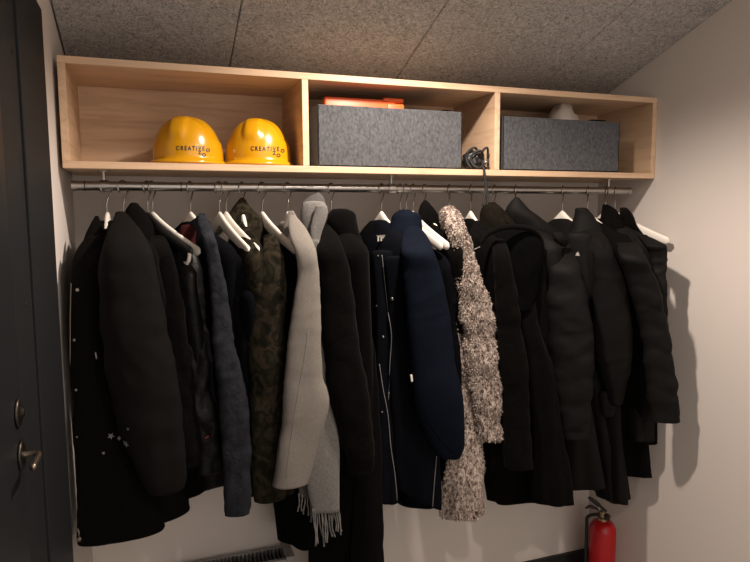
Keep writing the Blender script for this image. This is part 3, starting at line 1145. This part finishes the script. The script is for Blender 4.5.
# 12 shaggy cardigan
t, ps = coat('cardigan', 'long shaggy cream and brown knitted cardigan beside the navy parka', 'cardigan', 449, M['shag'],
             (449, 514, -.20), (479, 517, -.33), [[(212, 444, 457, -.40), (220, 445, 462, -.42), (232, 448, 467), (246, 452, 472), (262, 455, 476), (297, 459, 486.5), (329, 463, 494), (365, 467, 497.5), (400, 472, 500.5), (438, 478, 500.5)]], -.44, b0=.05, b1=.05, seed=13.1, half=.185, swr=(.012, (22, 22, 16)), wr=(.012, (20, 20, 12)))
cb = piece('collar', t, [(208, 443, 454), (213, 440, 459), (222, 441, 463), (236, 446, 467), (250, 450, 471)], -.37, M['shag'], .7, 26, 40, seed=9.1, wr=(.004, (24, 24, 20)), cap=.4)
fp = piece('front_panel', t, [(250, 449, 468), (300, 454, 476), (360, 457, 480), (420, 458, 482), (470, 446, 482), (516, 441, 480)], -.40, M['shag'], .45, 50, 40, seed=9.7, wr=(.010, (22, 22, 14)), folds=(.006, 6, 0))


def shag(src, parent, count, seed):
    rs = random.Random(seed)
    me = src.data
    off = wloc(src)
    polys = [p for p in me.polygons]
    areas = [p.area for p in polys]
    bm = bmesh.new()
    for p in rs.choices(polys, areas, k=count):
        vs = [me.vertices[i].co + off for i in p.vertices]
        w = [rs.random() for _ in vs]
        s = sum(w)
        c = Vector((0, 0, 0))
        for v_, q in zip(vs, w):
            c += v_ * (q / s)
        n = p.normal
        # yarn loops droop
        d1 = (n * rs.uniform(.5, 1.) + Vector((rs.uniform(-.6, .6), rs.uniform(-.6, .6), rs.uniform(-1.0, .1)))).normalized()
        ln = rs.uniform(.0035, .009)
        m_ = c + d1 * ln * .6
        e = m_ + (d1 + Vector((rs.uniform(-.8, .8), rs.uniform(-.8, .8), -1.1))).normalized() * ln * .6
        u, _w = frame_of(d1)
        u = (u * math.cos(rs.random() * 6) + _w * math.sin(rs.random() * 6)).normalized() * rs.uniform(.0009, .0019)
        a, b = bm.verts.new(c + u), bm.verts.new(c - u)
        a2, b2 = bm.verts.new(m_ + u), bm.verts.new(m_ - u)
        e_ = bm.verts.new(e)
        bm.faces.new((a, b, b2, a2))
        bm.faces.new((a2, b2, e_))
    o = obj('shaggy_pile', bm, M['shag'], parent, True)
    o['kind'] = 'stuff'
    return o


for i, (s_, cnt) in enumerate(((ps[1], 15000), (cb, 4500), (fp, 12000))):
    shag(s_, s_, cnt, 20 + i)
# 13 jacket on hanger 471
t, ps = coat('jacket', 'black jacket on the bare white hanger between cardigan and olive hood', 'jacket', 471, M['blk'],
             (478, 470, -.08), (496, 470, -.33), [[(222, 474, 486, -.30), (234, 469, 489), (252, 470, 491), (290, 476, 495), (330, 482, 499), (390, 486, 503), (440, 488, 506)]], -.34, b0=.035, b1=.04, seed=14.4, half=.222, top_half=.04)
bv = garment_bvh(ps)
seam('inner_tag', bv, [(474, 249.5), (480, 247)], .0018, M['label'], t, 5)
# 14 black wool coat with olive hood
t, ps = coat('wool_coat', 'black wool coat under a dark olive hood with wide rim', 'coat', 494.5, M['blk_wool'],
             (490, 497, -.12), (566, 494, -.36), [[(240, 493, 504, -.42), (256, 493, 510), (290, 495, 516), (321, 496.5, 521), (380, 499.5, 528.5), (433, 501, 530), (467, 502, 531)]], -.475, b0=.055, b1=.085, seed=15.5, half=.222, folds=(.012, 6, 1), ratio=.6)
piece('hood', t, [(203, 488, 496), (208, 482, 502), (217, 479.5, 510), (228, 479.5, 518), (240, 481, 520)], -.33, M['olive'], .75, 26, 40, seed=3.9, cap=.4)
piece('front_panel', t, [(262, 512, 530), (300, 517, 535), (330, 520, 540), (361, 524, 551), (407, 529, 559), (450, 532, 565), (502, 530, 573)], -.43, M['blk_wool'], .45, 46, 40, seed=4.9, folds=(.006, 5, 0))
rim = [(482, 243), (487, 235), (497, 229.5), (510, 227), (523, 227.5), (534, 231), (541, 240), (543, 254)]
bm = bmesh.new()
pth = smooth_path([onY(x, y, -.445 - .02 * math.sin(i / 7 * math.pi)) for i, (x, y) in enumerate(rim)], 40)
add_tube(bm, pth, [.0065 + .003 * math.sin(math.pi * i / 40) for i in range(41)], 12)
obj('hood_rim', bm, M['blk_wool'], t)
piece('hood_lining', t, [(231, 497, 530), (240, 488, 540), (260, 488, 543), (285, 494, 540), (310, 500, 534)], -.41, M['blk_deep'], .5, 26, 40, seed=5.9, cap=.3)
bm = bmesh.new()
add_tube(bm, smooth_path([onY(506, 221, -.415), onY(510, 225, -.42), onY(508, 229, -.42)], 10), .004, 8)
obj('hood_drawcord', bm, M['olive'], t)
# 15 black puffer with pointed hood
t, ps = coat('puffer_coat', 'black puffer coat with pointed hood and quilted sleeve, right of the olive hood', 'coat', 515.5, M['blk_nyl'],
             (548, 480, -.12), (600, 489, -.42), [[(244, 557, 569, -.38), (252, 552, 574, -.41), (268, 549, 580), (290, 547, 586), (313, 546, 589.5), (353, 549, 593.5), (380, 553, 592.5), (407, 558.5, 591), (438, 564, 588)]], -.46, b0=.06, b1=.07, seed=16.5, half=.222, squilt=(.0034, .085), quilt=None, swr=(.006, (12, 12, 14)), sleeve_mat=M['blk_nyl'])
piece('hood', t, [(197.5, 515, 518.5), (204, 508.5, 524), (211, 504.5, 531), (218, 505, 541), (228, 509, 553), (242, 516, 562), (260, 524, 566)], -.31, M['blk_nyl'], .7, 30, 40, seed=6.9, cap=.4)
fl = bmesh.new()
ptsf = [(551, 233), (560, 231), (570, 239), (566, 248), (558, 244)]
A = [fl.verts.new(onY(x, y, -.455)) for x, y in ptsf]
B = [fl.verts.new(onY(x, y, -.437)) for x, y in ptsf]
fl.faces.new(A)
fl.faces.new(B[::-1])
for k in range(5):
    fl.faces.new((A[k], B[k], B[(k + 1) % 5], A[(k + 1) % 5]))
bmesh.ops.bevel(fl, geom=fl.edges[:], offset=.004, segments=3, affect='EDGES')
obj('collar_flap', fl, M['blk_matte'], t)
bv = garment_bvh(ps)
seam('zip', bv, [(541.5, 300), (542.5, 312)], .0014, M['snap'], t, 6)
# 16 black jacket with emblem
t, ps = coat('softshell_jacket', 'black smooth jacket with a tiny white emblem on its chest', 'jacket', 563, M['blk_matte'],
             (598, 486, -.15), (622, 503, -.42), [[(230, 588, 600, -.38), (238, 589, 607, -.41), (254, 592, 614), (275, 592, 622), (312, 591, 631), (345, 593, 632.5), (368, 597, 631), (388, 604, 627), (404, 609.5, 623)]], -.45, b0=.05, b1=.055, seed=17.5, half=.222, ratio=.7, swr=(.004, (8, 8, 6)))
cl = piece('collar', t, [(209, 575, 588), (216, 574, 594), (228, 570, 600), (244, 567, 604), (270, 570, 606)], -.34, M['blk_nyl'], .7, 26, 40, seed=7.9, cap=.35)
fp = piece('front_panel', t, [(236, 566, 592), (270, 570, 596), (320, 580, 598), (380, 588, 606), (440, 594, 622), (502, 606, 629)], -.385, M['blk_nyl'], .5, 44, 40, seed=8.9, folds=(.004, 5, 0))
bv = garment_bvh(ps + [cl, fp])
l, nn = hit(bv, 577.5, 254)
if l is not None:
    u, w = frame_of(nn)
    bm = bmesh.new()
    hz_ = Vector((nn.y, -nn.x, 0)).normalized() * -1
    vz = hz_.cross(nn).normalized()
    if vz.z < 0:
        vz = -vz
    shape = [(-.007, -.006), (.007, -.006), (.006, .001), (.002, .008), (-.003, .004)]
    A = [bm.verts.new(l + nn * .0016 + hz_ * x + vz * y) for x, y in shape]
    B = [bm.verts.new(v.co - nn * .0025) for v in A]
    bm.faces.new(A)
    bm.faces.new(B[::-1])
    for k in range(5):
        bm.faces.new((A[k], B[k], B[(k + 1) % 5], A[(k + 1) % 5]))
    obj('emblem', bm, M['label'], t, False)
piece('cuff', t, [(392, 600, 616), (404, 599, 618), (416, 602, 614)], -.425, M['blk_nyl'], .6, 14, 30, seed=2.2, cap=.4)
# 17 black coat behind
t, ps = coat('overcoat', 'black coat with hem at the corner, third from the right end', 'coat', 588, M['blk'],
             (598, 462, -.10), (648, 478, -.42), [[(230, 612, 624, -.34), (242, 610, 632), (270, 615, 640), (310, 625, 648), (360, 634, 655), (410, 641, 657), (443, 645, 656)]], -.41, b0=.05, b1=.055, seed=18.5, half=.222)
piece('collar', t, [(205, 602, 609), (211, 601.5, 617), (224, 600, 624), (240, 602, 628), (256, 606, 632)], -.31, M['blk'], .7, 24, 40, seed=8.2, cap=.35)
# 18 big puffer with the wide sleeve
t, ps = coat('puffer_coat', 'black puffer coat with the broad quilted sleeve nearest the right wall', 'coat', 606, M['blk_nyl'],
             (604, 432, -.15), (648, 442, -.45), [[(230, 616, 630, -.37), (240, 616, 636, -.41), (254, 619, 644), (276, 624, 655), (300, 631, 662), (316, 637, 666), (340, 641, 670), (367, 643, 674), (390, 645.5, 677.5), (420, 648.5, 680)]], -.56, b0=.05, b1=.05, seed=19.5, half=.222, squilt=(.0034, .075), swr=(.006, (12, 12, 14)))
piece('collar', t, [(208, 620, 627), (215, 620, 633), (228, 617, 638), (244, 614, 642)], -.31, M['blk_nyl'], .6, 22, 36, seed=1.2, cap=.35)
# 19 rightmost coat
t, ps = coat('jacket', 'dark jacket at the right end of the rail, its shoulder on a bare hanger edge', 'jacket', 615.5, M['blk_nyl'],
             (604, 392, -.12), (650, 402, -.45), [[(236, 637, 648, -.44), (240, 641, 657, -.48), (245, 645, 665), (252, 648, 668), (263, 650, 667), (290, 650, 666), (330, 650, 667), (365, 652, 668)]], -.52, b0=.022, b1=.022, low=.05, seed=20.5, half=.18, body_mat=M['blk'])
piece('collar', t, [(210, 623, 629), (217, 621, 633), (229, 624, 640), (244, 632, 650)], -.34, M['blk'], .5, 22, 36, seed=3.2, cap=.35)

# ------------------------------------------------------------------ radiator and extinguisher
zr = onY(262, 557, -.1).z - .012
rx1 = onY(293, 553, -.1).x
rx0 = .22
rad = thing('radiator', 'grey wall radiator with dark top grille below the coats', 'radiator', ((rx0 + rx1) / 2, -.07, .1))
y0r, y1r = -.125, -.022
bm = bmesh.new()
add_box(bm, (rx0, y0r, .12), (rx1, y0r + .018, zr), .003)
add_box(bm, (rx0, y1r - .018, .12), (rx1, y1r, zr), .003)
obj('front_panel', bm, M['rad'], rad, False)
obj('end_cover', box_bm((rx1 - .03, y0r - .002, .12), (rx1 + .003, y1r + .002, zr + .008), .004), M['rad'], rad, False)
bm = bmesh.new()
x = rx0 + .005
while x < rx1 - .035:
    add_box(bm, (x, y0r + .018, zr - .02), (x + .006, y1r - .018, zr + .001))
    x += .014
obj('grille', bm, M['raddark'], rad, False)
obj('core', box_bm((rx0 + .004, y0r + .019, .13), (rx1 - .032, y1r - .019, zr - .022)), M['raddark'], rad, False)
bm = bmesh.new()
for xx in (rx0 + .08, rx1 - .08):
    add_tube(bm, [(xx, -.07, .0), (xx, -.07, .125)], .009, 12)
obj('pipe', bm, M['rad'], rad)

ye_ = -.19
pl_, pr_ = onY(588.5, 535, ye_), onY(616, 535, ye_)
ec = (pl_ + pr_) / 2
vv, nn_ = vh(ec)
er = abs((pr_ - pl_).dot(nn_)) / 2
ec = Vector((min(ec.x, W - er - .012), ye_, 0))
ztop = onY(602, 519, ye_).z
ext = thing('fire_extinguisher', 'red fire extinguisher with black lever standing in the right corner', 'fire extinguisher', ec)
bm = bmesh.new()
prof = [(er * .94, .0), (er * .97, .006), (er * .97, .012), (er, .018), (er, ztop - .05)]
for i in range(1, 9):
    q = i / 8 * math.pi / 2
    prof.append((er * .35 + er * .65 * math.cos(q), ztop - .05 + .045 * math.sin(q)))
add_lathe(bm, prof, ec, 48)
obj('cylinder', bm, M['red'], ext, True, auto=50)
bm = bmesh.new()
add_lathe(bm, [(.020, -.006), (.020, .006), (.014, .009), (.014, .034), (.011, .037)], ec + Vector((0, 0, ztop)), 24)
obj('valve', bm, M['brass'], ext, True, auto=40)
vz = ec + Vector((0, 0, ztop + .022))
vv, nn_ = vh(ec)
gdir = (nn_ * .8 - vv * .6).normalized()
bm = bmesh.new()
add_lathe(bm, [(.006, 0), (.006, .016), (.014, .017), (.014, .026), (.011, .027)], vz - Vector((0, 0, .006)), 24, gdir)
obj('pressure_gauge', bm, M['blackp'], ext, True, auto=40)
e = lambda px, py: onY(px, py, ye_ - .02)
bm = tube_bm(smooth_path([e(589, 497.5), e(595, 502), e(601, 507), e(606, 511)], 16), [.005 + .0045 * math.sin(math.pi * min(1, i / 12)) for i in range(17)], 10)
obj('lever', bm, M['blackp'], ext)
bm = tube_bm(smooth_path([e(585.5, 508.5), e(590, 506.5), e(595, 508), e(602, 512)], 16), [.003 + .004 * math.sin(math.pi * min(1, i / 14)) for i in range(17)], 10)
obj('carry_handle', bm, M['blackp'], ext)
bm = tube_bm([e(598.5, 505), e(599, 513)], .0045, 10)
obj('pin', bm, M['chrome'], ext)
lft = ec - nn_ * (er + .009)
bm = tube_bm(smooth_path([vz - Vector((0, 0, .012)), vz - nn_ * .03 - Vector((0, 0, .008)), Vector((lft.x + nn_.x * .004, lft.y, ztop - .004)), Vector((lft.x, lft.y, ztop - .05)), Vector((lft.x, lft.y, .10)), Vector((lft.x, lft.y, .05))], 36), [.007] * 33 + [.009, .010, .010, .010], 12)
obj('hose', bm, M['rubber'], ext)

# ------------------------------------------------------------------ light
def lamp(name, kind, loc, power, col, size=.05, **k):
    l = bpy.data.lights.new(name, kind)
    l.energy = power
    l.color = col
    if kind in ('POINT', 'SPOT'):
        l.shadow_soft_size = size
    o = bpy.data.objects.new(name, l)
    COL.objects.link(o)
    o.location = loc
    for a_, b_ in k.items():
        if a_ == 'rot':
            o.rotation_euler = b_
        else:
            setattr(l, a_, b_)
    return o


WARM = (1., .85, .735)
lamp('ceiling_spot', 'SPOT', (.93, -.80, cz(-.80) - .03), 78, WARM, .03, spot_size=math.radians(150), spot_blend=.6)
lamp('ceiling_spot', 'SPOT', (1.3, -2.3, cz(-2.3) - .03), 60, WARM, .035, spot_size=math.radians(150), spot_blend=.6)

w = bpy.data.worlds.new('room_light')
scene.world = w
w.use_nodes = True
w.node_tree.nodes['Background'].inputs['Color'].default_value = (1., .87, .78, 1)
w.node_tree.nodes['Background'].inputs['Strength'].default_value = 1.25

vs_ = scene.view_settings
vs_.view_transform = 'Standard'
vs_.look = 'None'
vs_.gamma = 1
vs_.use_curve_mapping = False
vs_.exposure = .08
